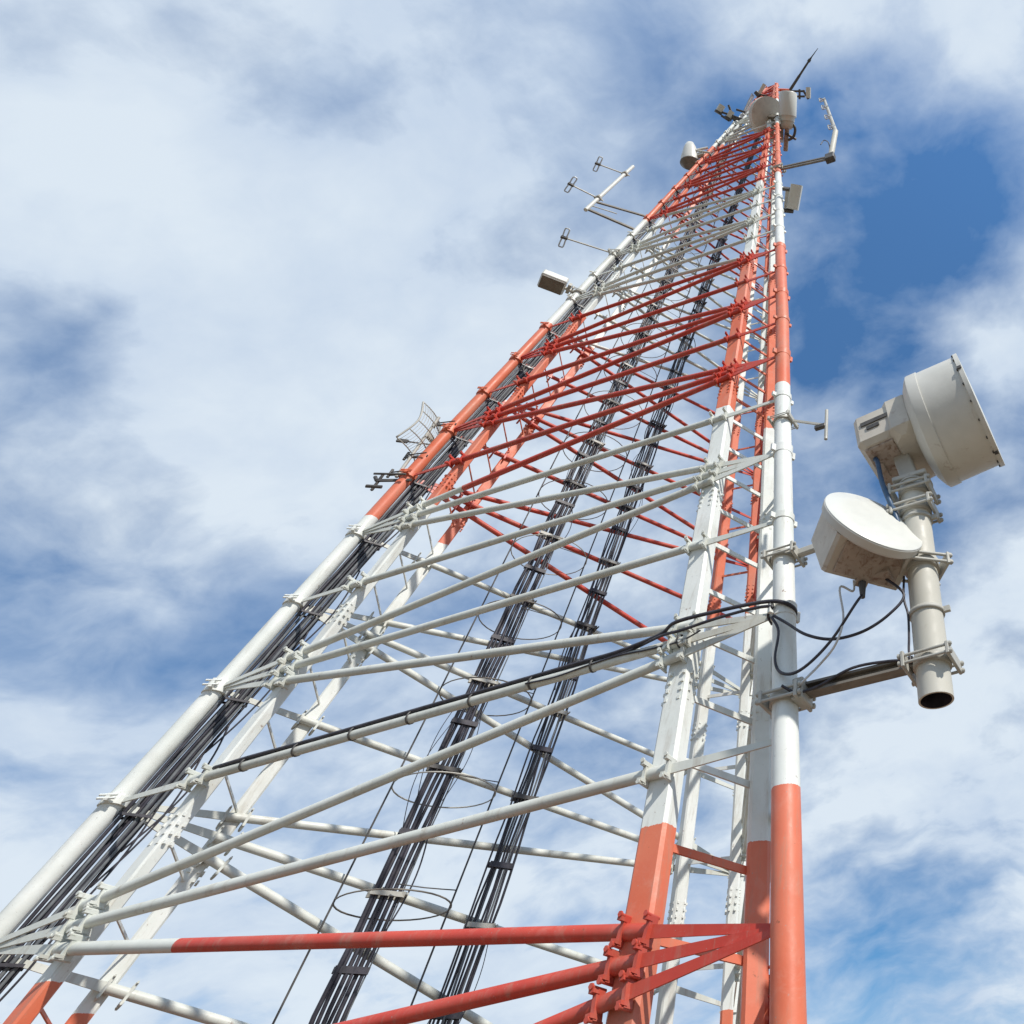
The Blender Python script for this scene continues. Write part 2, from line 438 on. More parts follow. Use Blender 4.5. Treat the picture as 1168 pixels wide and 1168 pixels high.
# braces
def bracket(m, c, ax, nrm, upv, w):
    """saddle clamping the brace to the leg box, with its stud ends standing proud"""
    m.box(c+nrm*.06, ax*(w*.72), nrm*.02, upv*.035)
    for sg in (-1, 1):
        q = c+ax*(sg*w*.72)
        m.box(q+nrm*.02, ax*.035, nrm*.13, upv*.2)
        m.box(q+nrm*.17+upv*.15, ax*.045, nrm*.10, upv*.028)
        m.box(q+nrm*.17-upv*.15, ax*.045, nrm*.10, upv*.028)
        m.tube(q+nrm*.24+upv*.20, q-nrm*.16+upv*.20, .026, n=6)
        m.tube(q+nrm*.24-upv*.20, q-nrm*.16-upv*.20, .026, n=6)
        m.tube(q+nrm*.30+upv*.20, q+nrm*.24+upv*.20, .045, n=6)
        m.tube(q+nrm*.30-upv*.20, q+nrm*.24-upv*.20, .045, n=6)
def brace(kind, X, kx, Y, ky, nudge=0.0):
    p, q = leg(X, lev(X, kx)), leg(Y, lev(Y, ky))
    d = q-p; L = d.length; ax = d.normalized()
    a, b = leg(X, 0), leg(Y, 0); h = (b-a).normalized(); nrm = V((h.y, -h.x, 0))
    mid = (a+b)/2
    if nrm.dot(mid) < 0: nrm = -nrm
    nrm = (nrm-ax*nrm.dot(ax)).normalized()
    upv = ax.cross(nrm); upv = upv if upv.z > 0 else -upv
    zm = (p.z+q.z)/2; lo = min(kx, ky)
    r = .118 if zm < 15 else max(.11, .118-.0004*(zm-15))
    if X+Y == 'AC': r *= .88
    off = nrm*nudge
    e = .1395; e0 = p+d*(e+.022)+off; e1 = p+d*(1-e-.022)+off
    m = MB(); n = 18 if lo < 3 else 12 if lo < 8 else 8
    ts = [e-.012, 1-e+.012]
    for h in BANDS:
        if kx != ky:
            tt = (h-LEV[kx])/(LEV[ky]-LEV[kx])
            if e < tt < 1-e: ts.insert(1, tt)
    for t0, t1 in zip(ts[:-1], ts[1:]):
        m.cur = band(LEV[kx]+(LEV[ky]-LEV[kx])*(t0+t1)/2)
        m.tube(p+d*t0+off, p+d*t1+off, r, n=n)
    near = lo < 10
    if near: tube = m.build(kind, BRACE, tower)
    ph = .20 if zm < 20 else .20
    for (s, t, k) in ((p, p+d*e, kx), (q, p+d*(1-e), ky)):
        g = MB() if near else m
        cb_ = g.cur = band(LEV[k])
        dd = (t-s).normalized()
        # flat plate, narrow at the pipe and wide where it takes the tube
        g.bar(s+dd*.27+off, t-dd*.05+off, ph*.55, .05, hint=nrm, w1=ph*.95, h1=.05)
        g.bar(t-dd*.08+off, t+dd*.55+off, ph*.72, .06, hint=nrm)
        if near: g.build('end_plate', BRACE, tube)
        g = MB() if near else m
        g.cur = cb_
        if lo < 22: bracket(g, t+off, dd if s is p else dd, nrm, upv, BOXW(k*3)*.62)
        if near: g.build('bracket', BRACE, tube)
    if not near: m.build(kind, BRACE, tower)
for X, Y, par in (('A', 'B', 0), ('A', 'C', 1), ('B', 'C', 1)):
    for k in range(-2, NL+1):
        brace('horizontal_brace', X, k, Y, k)
        if k % 2 == par:
            if k+1 <= NL: brace('diagonal_brace', X, k, Y, k+1, .05)
            if k-1 >= -2: brace('diagonal_brace', X, k, Y, k-1, -.05)

# short ties between the two boxes of each leg
for n in 'ABC':
    hs = []
    for k in range(-2, 21):
        hs.append(LEV[k]+.3)
        if k < 8 and n != 'C': hs.append((LEV[k]+LEV[k+1])/2+.2)
    for i, z in enumerate(hs):
        a, b = leg(n+'1', z), leg(n+'2', z+.0)
        m = MB(); m.bar(a+V((0, 0, .12)), b-V((0, 0, .12)), .04 if n == 'A' else .06, .05 if n == 'A' else .13 if z < 14 else .10, hint=V((0, 0, 1)))
        m.build('leg_tie', 'tower_paint', tower)
# concrete pads under the feet
for n in 'ABC':
    c = leg(n, GZ); i = -V((c.x, c.y, 0)).normalized()
    m = MB(); m.box(V((c.x, c.y, GZ+.05))+i*.8, V((2.2, 0, 0)), V((0, 2.2, 0)), V((0, 0, .45)), .06)
    m.build('footing', 'concrete', tower)

# ------------------------------------------------------------------ cable runs
rnd = random.Random(4)
# along the left leg
t = thing('cable_bundle', leg('A', GZ)+V((1, .8, .6)), 'thick bundle of black cables running up beside the left leg pipe', 'cables')
lat = V((.55, .835, 0)).normalized(); dep = V((.835, -.55, 0))
for i in range(14):
    m = MB(); pts = []
    o0 = .31+i*.05; wv = rnd.uniform(-.03, .03)
    r = rnd.choice((.035, .045, .055))
    top = 70 if i < 7 else rnd.uniform(20, 55)
    z = GZ+.5; k = 0
    while z < top:
        s = 1.0 if z < 25 else max(.35, 1-.013*(z-25))
        j = rnd.uniform(-.035, .035)
        pts.append(leg('A', z)+lat*((o0+wv+j)*s)+dep*((-.10 if i % 2 else .06)+rnd.uniform(-.04, .04))); z += 1.5; k += 1
    m.curve(pts, r, n=6, sub=3)
    m.build('cable', 'cable_jacket' if i % 4 else 'grey_cable', t)
for k in range(-2, 22):
    z = LEV[k]-.25; s = 1.0 if z < 25 else max(.35, 1-.013*(z-25)); c = leg('A', z)
    m = MB(); m.bar(c+lat*.3*s+dep*.14, c+lat*1.02*s+dep*.14, .03, .06); m.bar(c+lat*.3*s-dep*.2, c+lat*1.02*s-dep*.2, .03, .06)
    m.build('cable_clamp', 'cable_jacket', t)
for sp in ((1.25, 4.3, .9), (2.0, 5.2, 1.2), (-1.5, 1.0, .55), (4.4, 8.2, 1.0), (7.2, 10.6, .9), (.2, 3.0, .5), (11.5, 15, .8)):
    z0, z1, bow = sp; m = MB()
    m.curve([leg('A', z0+(z1-z0)*q)+lat*(.98+bow*math.sin(math.pi*q)*.28)+V((0, 0, 0)) for q in (0, .25, .5, .75, 1)], .028, n=6)
    m.build('cable', 'cable_jacket', t)

# along the far face
def far(z, off, inn=.35):
    a, b = leg('A', z), leg('C', z); h = (b-a).normalized(); mdl = (a+b)/2
    nin = -V((mdl.x, mdl.y, 0)).normalized()
    return mdl+h*off+nin*inn
def run(label, off, cables, top, share=.375, name='cable_ladder', k_=.74, k2_=.8):
    t = thing(name, far(GZ, off(GZ)), label, 'cables', None)
    cables = [(dx*k_, r*k2_, mt_) for dx, r, mt_ in cables]
    for i, (dx, r, mat) in enumerate(cables):
        m = MB(); pts = []; z = GZ+.4
        while z < top:
            s = 1.0 if z < 20 else max(.4, 1-.012*(z-20))
            pts.append(far(z, off(z)+dx*s+rnd.uniform(-.045, .045)*s, .35+rnd.uniform(-.07, .07))); z += 1.0+rnd.random()*.5
        m.curve(pts, r, n=6, sub=2)
        m.build('cable', mat, t)
    w = max(c[0] for c in cables)+.07
    for q in range(9):
        z0 = rnd.uniform(-6, 34); sg = rnd.choice((-1, 1)); h_ = rnd.uniform(1.5, 3.2); bow = rnd.uniform(.12, .35)
        m = MB(); m.curve([far(z0+h_*u, off(z0)+sg*(w*.8+bow*math.sin(math.pi*u)), .4) for u in (0, .2, .4, .6, .8, 1)], rnd.choice((.014, .02, .026)), n=5, sub=3)
        m.build('cable', 'cable_jacket', t)
    for k in range(0, 24):
        z = LEV[k]*(1-share)+lev('C', k)*share
        s = 1.0 if z < 20 else max(.4, 1-.012*(z-20))
        m = MB(); m.bar(far(z-.1, off(z)-w*s, .22), far(z-.1, off(z)+w*s, .22), .09, .16)
        m.bar(far(z-.1, off(z)-w*s, .47), far(z-.1, off(z)+w*s, .47), .05, .12)
        # hook over the brace
        m.bar(far(z-.1, off(z)+w*s*.9, .5), far(z+.05, off(z)+w*s*1.3, -.2), .1, .14)
        m.tube(far(z-.1, off(z)+w*s*1.1, .6), far(z-.1, off(z)+w*s*1.1, -.25), .035, n=6)
        m.build('cable_clamp', 'galvanised' if k % 2 else 'dark_steel', t)
        if k < 14:
            zz = z+1.2+rnd.random()*.5
            m = MB(); m.bar(far(zz, off(zz)-w*s*.92, .42), far(zz, off(zz)+w*s*.92, .42), .04, .15)
            m.bar(far(zz, off(zz)-w*s*.92, .29), far(zz, off(zz)+w*s*.92, .29), .03, .15)
            m.build('cable_strap', 'cable_jacket', t)
    return t
CJ = 'cable_jacket'
run('run of thick black feeder cables up the far face inside the hooped cage', lambda z: -2.62+max(0, z)*.009,
    [(-.50, .085, CJ), (-.33, .075, CJ), (-.10, .085, CJ), (.07, .07, CJ), (.28, .085, CJ), (.46, .07, CJ), (.58, .03, 'grey_cable')], 72)
run('ladder of thin black feeder cables up the far face, right of the caged climbing ladder', lambda z: .50+max(0, z-20)*(-.006),
    [(-.55, .04, CJ), (-.42, .045, CJ), (-.30, .055, CJ), (-.15, .05, 'grey_cable'), (-.02, .045, CJ), (.10, .055, CJ), (.24, .04, 'grey_cable'), (.36, .05, CJ), (.49, .055, CJ)], 72, .53)

# safety cage of the climbing ladder
cage = thing('ladder_cage', far(GZ, -2.3), 'hooped safety cage of thin grey bars around the left cable ladder', 'safety cage')
cc = lambda z: far(z, -2.35+max(0, z)*.007, .75)
def cage_r(z): return 1.62 if z < 20 else max(.6, 1.62-.016*(z-20))
AC = (leg('C', 0)-leg('A', 0)).normalized(); IN = -V(((leg('C', 0)+leg('A', 0))/2).xy.to_3d()).normalized()
for ang in (180, 0):
    m = MB(); q = math.radians(ang)
    m.curve([cc(z)+AC*(cage_r(z)*math.cos(q))-IN*(cage_r(z)*math.sin(q)*.9) for z in (GZ+4.5, 0, 10, 20, 30, 45, 60)], .032, n=5, sub=3)
    m.build('rail', 'galvanised' if ang == 250 else 'dark_steel', cage)
z = -4.6; k = 0
while z < 58:
    r = cage_r(z); c = cc(z); m = MB()
    m.curve([c+AC*(r*math.cos(q))-IN*(r*.9*math.sin(q)) for q in [2*math.pi*j/16 for j in range(16)]], .022, n=5, sub=2, closed=True)
    m.build('hoop', 'arm_steel' if k % 3 else 'galvanised', cage)
    m = MB(); m.curve([c-AC*(.2)+V((0, 0, .5)), c+AC*(r*.4)+IN*.1+V((0, 0, .45)), c+AC*r+V((0, 0, .5))], .016, n=5, sub=2)
    m.build('stay_wire', 'dark_steel', cage)
    z += 2.95; k += 1

# dark feeder cables along the level-one brace
def along(z, x, dy=0.0, dz=0.0):
    p = leg('A', LEV[1]); return V((x, p.y-dy, p.z+dz))
fd = thing('feeder_cable', along(0, -6.6, .1, .1), 'black feeder cables strapped along the top of the horizontal brace up to the right leg', 'cable')
pB = leg('B', LEV[1])
m = MB(); pts = [along(0, -7.0+i*1.15, .09+rnd.uniform(-.02, .02), .155) for i in range(12)]
pts += [along(0, 6.9, .25, .2), along(0, 7.5, .5, .25), along(0, 8.6, .42, .28), along(0, 9.6, .4, .22), V((pB.x-.1, pB.y-.40, pB.z+.12)), V((pB.x+.22, pB.y-.30, pB.z+.02)), V((pB.x+.32, pB.y+.0, pB.z-.05)), V((pB.x+.1, pB.y+.34, pB.z-.2))]
m.curve(pts, .048, n=7); m.build('cable', CJ, fd)
m = MB(); pts = [along(0, -6.9+i*1.15, -.02+rnd.uniform(-.02, .02), .17) for i in range(12)]
pts += [along(0, 7.0, .33, .1), along(0, 7.7, .45, .02), along(0, 8.6, .4, .1), along(0, 9.6, .38, .1), V((pB.x-.15, pB.y-.38, pB.z)), V((pB.x-.34, pB.y-.2, pB.z-.08)), V((pB.x-.36, pB.y+.1, pB.z-.15))]
m.curve(pts, .038, n=7); m.build('cable', CJ, fd)
m = MB(); m.curve([along(0, 3+i*.9, .14, -.02-.05*math.sin(i*1.7)) for i in range(6)]+[along(0, 8.2, .4, -.1)], .022, n=5); m.build('cable', CJ, fd)
for x in (-5.9, -4.2, -2.4, -.6, 1.3, 3.1, 4.9, 7.4):
    m = MB(); m.lathe(along(0, x-.03, 0, .03), V((1, 0, 0)), [(0, .145), (0, .165), (.05, .165), (.05, .145)], n=16); m.build('strap', 'dark_steel', fd)

# ------------------------------------------------------------------ pole and the two dishes on the right
YP = -5.9
pb = at(1068, 799, y=YP); pole_x = pb.x
pt_ = at(1046, 553, y=YP); ztop = pt_.z
P = lambda z: V((pole_x, YP, z))
mp = thing('antenna_pole', P(pb.z), 'thick beige steel pole with open lower end beside the right leg', 'mounting pole')
PR = .385
m = MB(); m.pipe_open(P(pb.z), P(ztop), PR, PR-.045, 40); m.build('pole', ['pole_paint', 'cable_jacket'], mp)  # cable black on the inner wall: shade inside the bore put into its colour
m = MB(); m.tube(P(ztop-.02), P(ztop+.03), PR+.03, n=40); m.build('top_cap', 'galvanised', mp)
def clamp_on(par, c, r, ax, mat='galvanised', sz=1.0, side=1):
    s = V((-ax.y, ax.x, 0))
    m = MB(); m.lathe(c-V((0, 0, .1*sz)), V((0, 0, 1)), [(0, r), (0, r+.05), (.2*sz, r+.05), (.2*sz, r)], n=32)
    for sg in (1, -1):
        for zz in (-.07*sz, .07*sz):
            m.tube(c+s*(sg*(r+.1))+ax*(r+.24*sz)+V((0, 0, zz)), c+s*(sg*(r+.1))-ax*(r+.2*sz)+V((0, 0, zz)), .03*sz, n=8)
            m.tube(c+s*(sg*(r+.1))-ax*(r+.12*sz)+V((0, 0, zz)), c+s*(sg*(r+.1))-ax*(r+.18*sz)+V((0, 0, zz)), .05*sz, n=6)
            m.tube(c+s*(sg*(r+.1))+ax*(r+.18*sz)+V((0, 0, zz)), c+s*(sg*(r+.1))+ax*(r+.23*sz)+V((0, 0, zz)), .05*sz, n=6)
    m.box(c+ax*(r+.13*sz), ax*.04, s*(r+.16), V((0, 0, .15*sz)), .015)
    m.box(c-ax*(r+.10*sz), ax*.04, s*(r+.16), V((0, 0, .12*sz)), .015)
    m.build('clamp', mat, par)
# lower arm: I section between leg and pole
zb = at(905, 808, d=(leg('B', .6)-CAM).dot(fw)).z
a0 = leg('B', zb); a1 = at(1040, 755, y=YP)
a1 = V((pole_x-PR-.02, YP, (zb+a1.z)/2+.05)); a0 = V((a0.x+.3, a0.y, a1.z-.05))
clamp_on(mp, leg('B', a0.z), .29, V((1, 0, 0)), 'galvanised', 1.15)
clamp_on(mp, P(a1.z), PR, V((-1, 0, 0)), 'galvanised', 1.1)
m = MB(); m.bar(a0, a1, .34, .05); 
m.bar(a0+V((0, 0, .17)), a1+V((0, 0, .17)), .34, .05); m.bar(a0+V((0, 0, .085)), a1+V((0, 0, .085)), .05, .12)
m.build('arm', 'arm_steel', mp)
m = MB(); m.box(a0+V((.1, 0, .05)), V((.13, 0, 0)), V((0, .3, 0)), V((0, 0, .22)), .02); m.build('arm_flange', 'galvanised', mp)
# upper arm
zu = at(905, 640, d=(leg('B', 4.8)-CAM).dot(fw)).z
u0 = leg('B', zu); u1 = P(zu+.15)
clamp_on(mp, u0, .29, V((1, 0, 0)), 'galvanised', 1.0)
m = MB(); m.bar(u0+V((.3, 0, 0)), u1-V((PR, 0, 0)), .2, .2, ch=.03); m.build('arm', 'galvanised', mp)
clamp_on(mp, u1, PR, V((-1, 0, 0)), 'galvanised', 1.2)
# ring clamps higher up
for yy in (596, 705):
    zz = at(1050, yy, y=YP).z
    m = MB(); m.lathe(P(zz), V((0, 0, 1)), [(0, PR), (0, PR+.045), (.09, PR+.045), (.09, PR)], n=40)
    m.box(P(zz+.045)+V((PR+.1, 0, 0)), V((.09, 0, 0)), V((0, .05, 0)), V((0, 0, .06))); m.build('ring_clamp', 'galvanised', mp)
m = MB(); m.curve([P(at(1060, q[1], y=YP).z)+V((-PR-.04+q[2], -.2, 0)) for q in ((0, 655, .0), (0, 680, -.05), (0, 700, .02), (0, 725, .0), (0, 742, -.03), (0, 757, .0))], .03); m.build('cable', CJ, mp)

def drum_dish(t, centre, axis, R, depth, back, front_bulge=.03, mats=('shroud', 'radome')):
    """shrouded dish: centre is the middle of the rim plane, axis points out of its mouth"""
    axis = axis.normalized(); s0 = centre-axis*depth
    m = MB()
    m.lathe(s0, axis, [(-back*.35, R*.60), (-back*.25, R*.80), (-back*.08, R*.95), (0, R*.99), (0, R*.99), (.0, R*1.0), (.0, R*1.0), (.05, R*1.005), (.34, R*1.005), (.34, R*1.005), (.345, R*.985), (.345, R*.985), (depth*.95, R*.985)], n=64)
    m.build('shroud', mats[0], t)
    m = MB(); m.lathe(centre, axis, [(-depth*.06, R*.985), (-depth*.06, R*1.025), (-depth*.06, R*1.025), (.03, R*1.025), (.03, R*1.025), (.035, R*.99)], n=64)
    m.build('rim', mats[0], t)
    _, a_, b_ = frame_of(axis); m = MB()
    for k in range(20):
        q = 2*math.pi*k/20; r_ = a_*math.cos(q)+b_*math.sin(q)
        m.tube(centre-axis*.12+r_*(R*.98), centre-axis*.12+r_*(R*1.02), .035, n=6)
        if k % 5 == 0: m.box(centre-axis*.05+r_*(R*1.04), axis*.06, r_*.02, axis.cross(r_)*.05)
    m.build('rim_fixings', 'dark_steel', t)
    m = MB(); m.lathe(centre, axis, [(.0, R*1.0), (.034, R*.985), (.034+front_bulge*.5, R*.7), (.034+front_bulge, R*.3), (.034+front_bulge, 0)], n=64)
    m.build('radome', mats[1], t)

# upper dish, facing right
cU = at(1117, 466, y=YP); wU = (cU-CAM).dot(fw)
axU = V((.992, -.032, .125)).normalized()
RU = 133/2/(F/wU)*1.0
up_d = thing('drum_antenna', P(ztop+.1), 'large grey drum shaped dish antenna facing right on top of the beige pole', 'dish antenna')
depU = 62/(F/wU)/.97
drum_dish(up_d, cU, axU, RU, depU, .9)
sU = cU-axU*depU; sd = V((-axU.y, axU.x, 0))
# hub and radio housing behind it
m = MB(); m.box(sU-axU*.55+V((0, 0, -.02)), axU*.5, sd*1.30, (axU.cross(sd))*.80, .22); m.build('hub', 'housing', up_d)
hc = at(1022, 490, y=YP); hc = sU-axU*1.35+V((0, 0, -.06))
uz = axU.cross(sd); uz = uz if uz.z > 0 else -uz
m = MB(); m.box(hc, axU*.60, sd*1.24, uz*.64, .14)
m.build('housing', 'housing', up_d)
m = MB(); m.box(hc-uz*.67+axU*.0, axU*.44, sd*1.02, uz*.05, .02)
m.box(hc-uz*.74-axU*.25, axU*.1, sd*.35, uz*.05, .02)
m.build('underside_plate', 'rusty', up_d)
m = MB(); m.box(hc-sd*(1.25 if sd.y > 0 else -1.25)+uz*.12+axU*.1, axU*.46, sd*.03, uz*.07); m.box(hc-sd*(1.25 if sd.y > 0 else -1.25)-uz*.1, axU*.2, sd*.03, uz*.06)
m.build('handle', 'dark_steel', up_d)
clz = ztop-.3
m = MB(); m.bar(P(ztop+.05), V((pole_x-.25, YP, hc.z-.5)), .5, .5, ch=.04); m.box(P(ztop+.12), V((.5, 0, 0)), V((0, .38, 0)), V((0, 0, .07)), .02)
m.build('neck', 'galvanised', up_d)
clamp_on(up_d, P(clz), PR, V((-1, 0, 0)), 'galvanised', 1.25)
m = MB(); c0 = hc+V((-.45, -.3, -.6))
e1 = at(1016, 575, y=YP-.5)
m.curve([c0+V((0, 0, .1)), at(1000, 525, y=YP-.55), at(1006, 550, y=YP-.55), e1, at(1022, 590, y=YP-.4), at(1040, 640, y=YP-.3)], .075, n=8); m.build('cable', 'blue_cable', up_d)

# lower dish, facing the viewer
YD = YP-1.15
cL = at(997, 593, y=YD); wL = (cL-CAM).dot(fw)
axL = V((math.cos(math.radians(320))*.883, math.sin(math.radians(320))*.883, .469))
RL = 1.362
lo_d = thing('drum_antenna', V((cL.x+.9, YP-.7, cL.z-.8)), 'round white dish antenna with rusty box behind, clamped halfway up the beige pole', 'dish antenna')
depL = .22
m = MB(); sL = cL-axL*depL
m.lathe(sL, axL, [(-.06, RL*.80), (-.06, RL*.93), (-.0, RL*.985), (0, RL*.985), (depL-.04, RL), (depL-.04, RL), (depL, RL*.985), (depL, RL*.985)], n=72); m.build('shroud', 'shroud', lo_d)
m = MB(); m.lathe(cL, axL, [(-.0, RL*.99), (.015, RL*.975), (.035, RL*.6), (.04, RL*.2), (.04, 0)], n=72); m.build('radome', 'radome', lo_d)
sdL = V((-axL.y, axL.x, 0)).normalized()
bL = sL-axL*.50+V((0, 0, -.02))
m = MB()
upL = axL.cross(sdL); upL = upL if upL.z > 0 else -upL
m.bar(sL-axL*.04, sL-axL*1.02, RL*1.62, RL*1.20, hint=V((0, 0, 1)), ch=.08, w1=RL*1.55, h1=RL*1.12); m.build('housing', 'housing', lo_d)
m = MB(); m.box(sL-axL*.52-upL*RL*.60, axL*.40, sdL*RL*.60, upL*.03, .01)
m.box(sL-axL*.55+V((0, 0, -RL*.66)), axL*.13, sdL*.16, V((0, 0, .06)), .01); m.build('underside_plate', 'rusty', lo_d)
for sg in (1, -1):
    m = MB(); m.bar(sL-axL*.05-sdL*sg*RL*.62+V((0, 0, RL*.1)), sL-axL*1.05-sdL*sg*RL*.55+V((0, 0, -.1)), .10, .10, ch=.02); m.build('strut', 'shroud', lo_d)
plug = sL-axL*.55+V((0, 0, -RL*.66-.06))
m = MB(); m.tube(plug, plug-V((0, 0, .38)), .1, .06, n=12); m.build('connector', 'dark_steel', lo_d)
# bracket to the pole
zc = at(1060, 645, y=YP).z
jb = P(zc)+V((-PR-.25, -.35, 0))
m = MB(); m.box(jb+V((-.25, -.1, .0)), V((.24, 0, 0)), V((0, .26, 0)), V((0, 0, .34)), .04)
m.bar(jb+V((-.2, -.1, .1)), sL-axL*.7+V((.2, 0, -.2)), .22, .22, ch=.03); m.build('swivel_bracket', 'rusty', lo_d)
clamp_on(lo_d, P(zc), PR, V((-.8, -.6, 0)), 'galvanised', 1.3)

# cables that hang from the dishes to the leg
hang = thing('hanging_cable', leg('B', 1.8)+V((.3, -.3, 0)), 'loose black cable looping from the white dish down to the white right leg', 'cable', 'loose cables hanging from the dishes')
yB = leg('B', 2).y-.4
m = MB(); m.curve([plug-V((0, 0, .3)), at(975, 690, y=YD+.2), at(950, 728, y=YD+.4), at(925, 755, y=yB-.2), at(905, 768, y=yB-.1), at(889, 766, y=yB), at(884, 750, y=yB), at(888, 720, y=yB), at(880, 704, y=yB)], .034, n=7); m.build('cable', CJ, hang)
hang2 = thing('hanging_cable', leg('B', 3.0)+V((.3, -.35, 0)), 'long sagging black cable from the pole clamp bracket across to the right leg', 'cable', 'loose cables hanging from the dishes')
m = MB(); m.curve([jb+V((-.2, -.1, -.3)), at(1031, 678, y=YP-.4), at(1015, 700, y=YP-.5), at(985, 720, y=YP-.5), at(950, 729, y=YP-.5), at(920, 724, y=yB-.1), at(898, 711, y=yB), at(882, 702, y=yB)], .034, n=7); m.build('cable', CJ, hang2)
hang3 = thing('hanging_cable', leg('B', 1.2)+V((.3, -.3, 0)), 'thin pale cable dropping from the white dish to the arm clamp on the right leg', 'cable', 'loose cables hanging from the dishes')
m = MB(); m.curve([plug+V((-.22, 0, .12)), plug+V((-.24, 0, -.15)), at(958, 670, y=YD+.2), at(962, 705, y=YD+.3), at(953, 735, y=YD+.4), at(935, 758, y=YD+.6), at(918, 775, y=yB-.1), at(900, 793, y=yB)], .027, n=7); m.build('cable', 'pale_cable', hang3)
hang4 = thing('hanging_cable', a0+V((.2, -.2, .25)), 'dark cable lying along the brown steel arm of the pole', 'cable', 'loose cables hanging from the dishes')
m = MB(); m.curve([P(at(1060, 757, y=YP).z)+V((-PR-.04, -.2, .05)), a1+V((-.5, -.22, .18)), a1*.5+a0*.5+V((0, -.22, .22)), a0*.8+a1*.2+V((0, -.2, .02)), a0+V((.1, -.3, -.05)), a0+V((-.2, -.45, .1))], .03, n=7); m.build('cable', CJ, hang4)

# ------------------------------------------------------------------ small antennas
def legdepth(n, x, y):
    best = min((abs(leg(n, z*.25)[0]*0+proj(leg(n, z*.25))[1]-y), z*.25) for z in range(-20, 300))
    return best[1]
def proj(X):
    d = X-CAM; w = d.dot(fw); return (S/2+PX+F*d.dot(rt)/w, S/2+PY-F*d.dot(up)/w)

# T shaped dipole right of the leg
zd = legdepth('B', 0, 484); pl = leg('B', zd)
td = thing('dipole_antenna', pl+V((.3, 0, 0)), 'small dark T shaped dipole antenna on a horizontal stub beside the right leg', 'antenna')
e = at(942, 485, y=pl.y)
m = MB(); m.bar(pl+V((.28, 0, 0)), V((e.x, pl.y, e.z)), .07, .07); m.build('boom', 'galvanised', td)
m = MB(); m.tube(at(943, 468, y=pl.y), at(942, 501, y=pl.y), .06, n=10); m.build('element', 'galvanised', td)
m = MB(); m.box(e-V((.2, 0, 0)), V((.2, 0, 0)), V((0, .08, 0)), V((0, 0, .08)), .02); m.build('balun', 'dark_steel', td)
clamp_on(td, pl, .29, V((1, 0, 0)), 'galvanised', .6)

def leg_at(n, y):
    z = legdepth(n, 0, y); return leg(n, z)

# floodlight like panel on the left leg
pa = leg_at('A', 335)
fl = thing('floodlight', pa+V((-.2, -.2, 0)), 'rectangular pale floodlight with dark glass mounted on the left leg', 'floodlight')
c = at(631, 322, z=pa.z+.3)
dx = (c-pa); dx.z = 0; dx.normalize(); sy = V((-dx.y, dx.x, 0))
m = MB(); m.box(c, dx*.75, sy*.58, V((0, 0, .28)), .08); m.build('casing', 'radome', fl)
m = MB(); m.box(c-V((0, 0, .30)), dx*.66, sy*.50, V((0, 0, .03)), .0); m.build('glass', 'arm_steel', fl)
m = MB(); m.bar(c-dx*.7-V((0, 0, .1)), pa+V((0, 0, .1)), .14, .14); m.box(c-dx*.95, dx*.1, sy*.35, V((0, 0, .12))); m.build('mount', 'galvanised', fl)
clamp_on(fl, pa+V((0, 0, .1)), .26, dx, 'galvanised', .8)

def dipole(t, tip, base, ln=.9, r=.045):
    """folded dipole loop at the tip of a boom"""
    b = (tip-base).normalized(); s = V((-b.y, b.x, 0)).normalized()
    m = MB(); m.bar(base, tip, .08, .08); m.build('boom', 'galvanised', t)
    m = MB(); q = tip-b*.2
    a = (s*.75+V((0, 0, .66))).normalized()
    for sg in (1, -1):
        m.curve([q-b*.12, q+a*(sg*ln*.5)-b*.14, q+a*(sg*ln*.55), q+a*(sg*ln*.5)+b*.14, q+b*.12], r, n=6, sub=3)
    m.build('dipole_loop', 'aluminium', t)
    m = MB(); m.box(q, b*.22, s*.09, V((0, 0, .09)), .02); m.build('balun', 'dark_steel', t)

# dipole pair on an offset mast
p1 = leg_at('A', 262); p2 = leg_at('A', 254)
ar = thing('dipole_array', p1+V((-.2, -.2, 0)), 'pair of dipole antennas on a white mast held by twin arms left of the tower', 'antenna')
b0 = at(669, 238, z=(p1.z+p2.z)/2-.2)
b1_ = at(675, 232, z=(p1.z+p2.z)/2+1.0)
tp = at(722, 190, x=b0.x+.6)
m = MB(); m.tube(b0-V((0, 0, .2)), tp, .15, n=14); m.build('mast', 'radome', ar)
m = MB(); m.bar(b0, p1-V((0, 0, .2)), .14, .18); m.build('arm', 'arm_steel', ar)
m = MB(); m.bar(b0*.85+tp*.15, p2+V((0, 0, 1.1)), .12, .16); m.build('arm', 'arm_steel', ar)
m = MB(); m.bar(b0*.93+tp*.07, p2*.5+b0*.5+V((0, 0, .4)), .06, .06); m.build('stay', 'galvanised', ar)
for w_, (tx, ty) in ((.22, (648, 209)), (.80, (679, 186))):
    bb = b0*(1-w_)+tp*w_
    base = bb; tip = at(tx, ty, z=bb.z-.2)
    dipole(ar, tip, base+(base-tip).normalized()*.4, 1.15, .05)
    m = MB(); m.box(base, V((.22, 0, 0)), V((0, .22, 0)), V((0, 0, .12)), .03); m.build('clamp', 'galvanised', ar)
# single dipole lower down
p3 = leg_at('A', 290)
dp = thing('dipole_antenna', p3+V((-.2, -.2, 0)), 'single dipole antenna on a dark boom fixed to the left leg below the offset mast', 'antenna')
dipole(dp, at(640, 270, z=p3.z), p3, 1.2, .05)
clamp_on(dp, p3, .24, V((-.9, -.4, 0)), 'galvanised', .8)

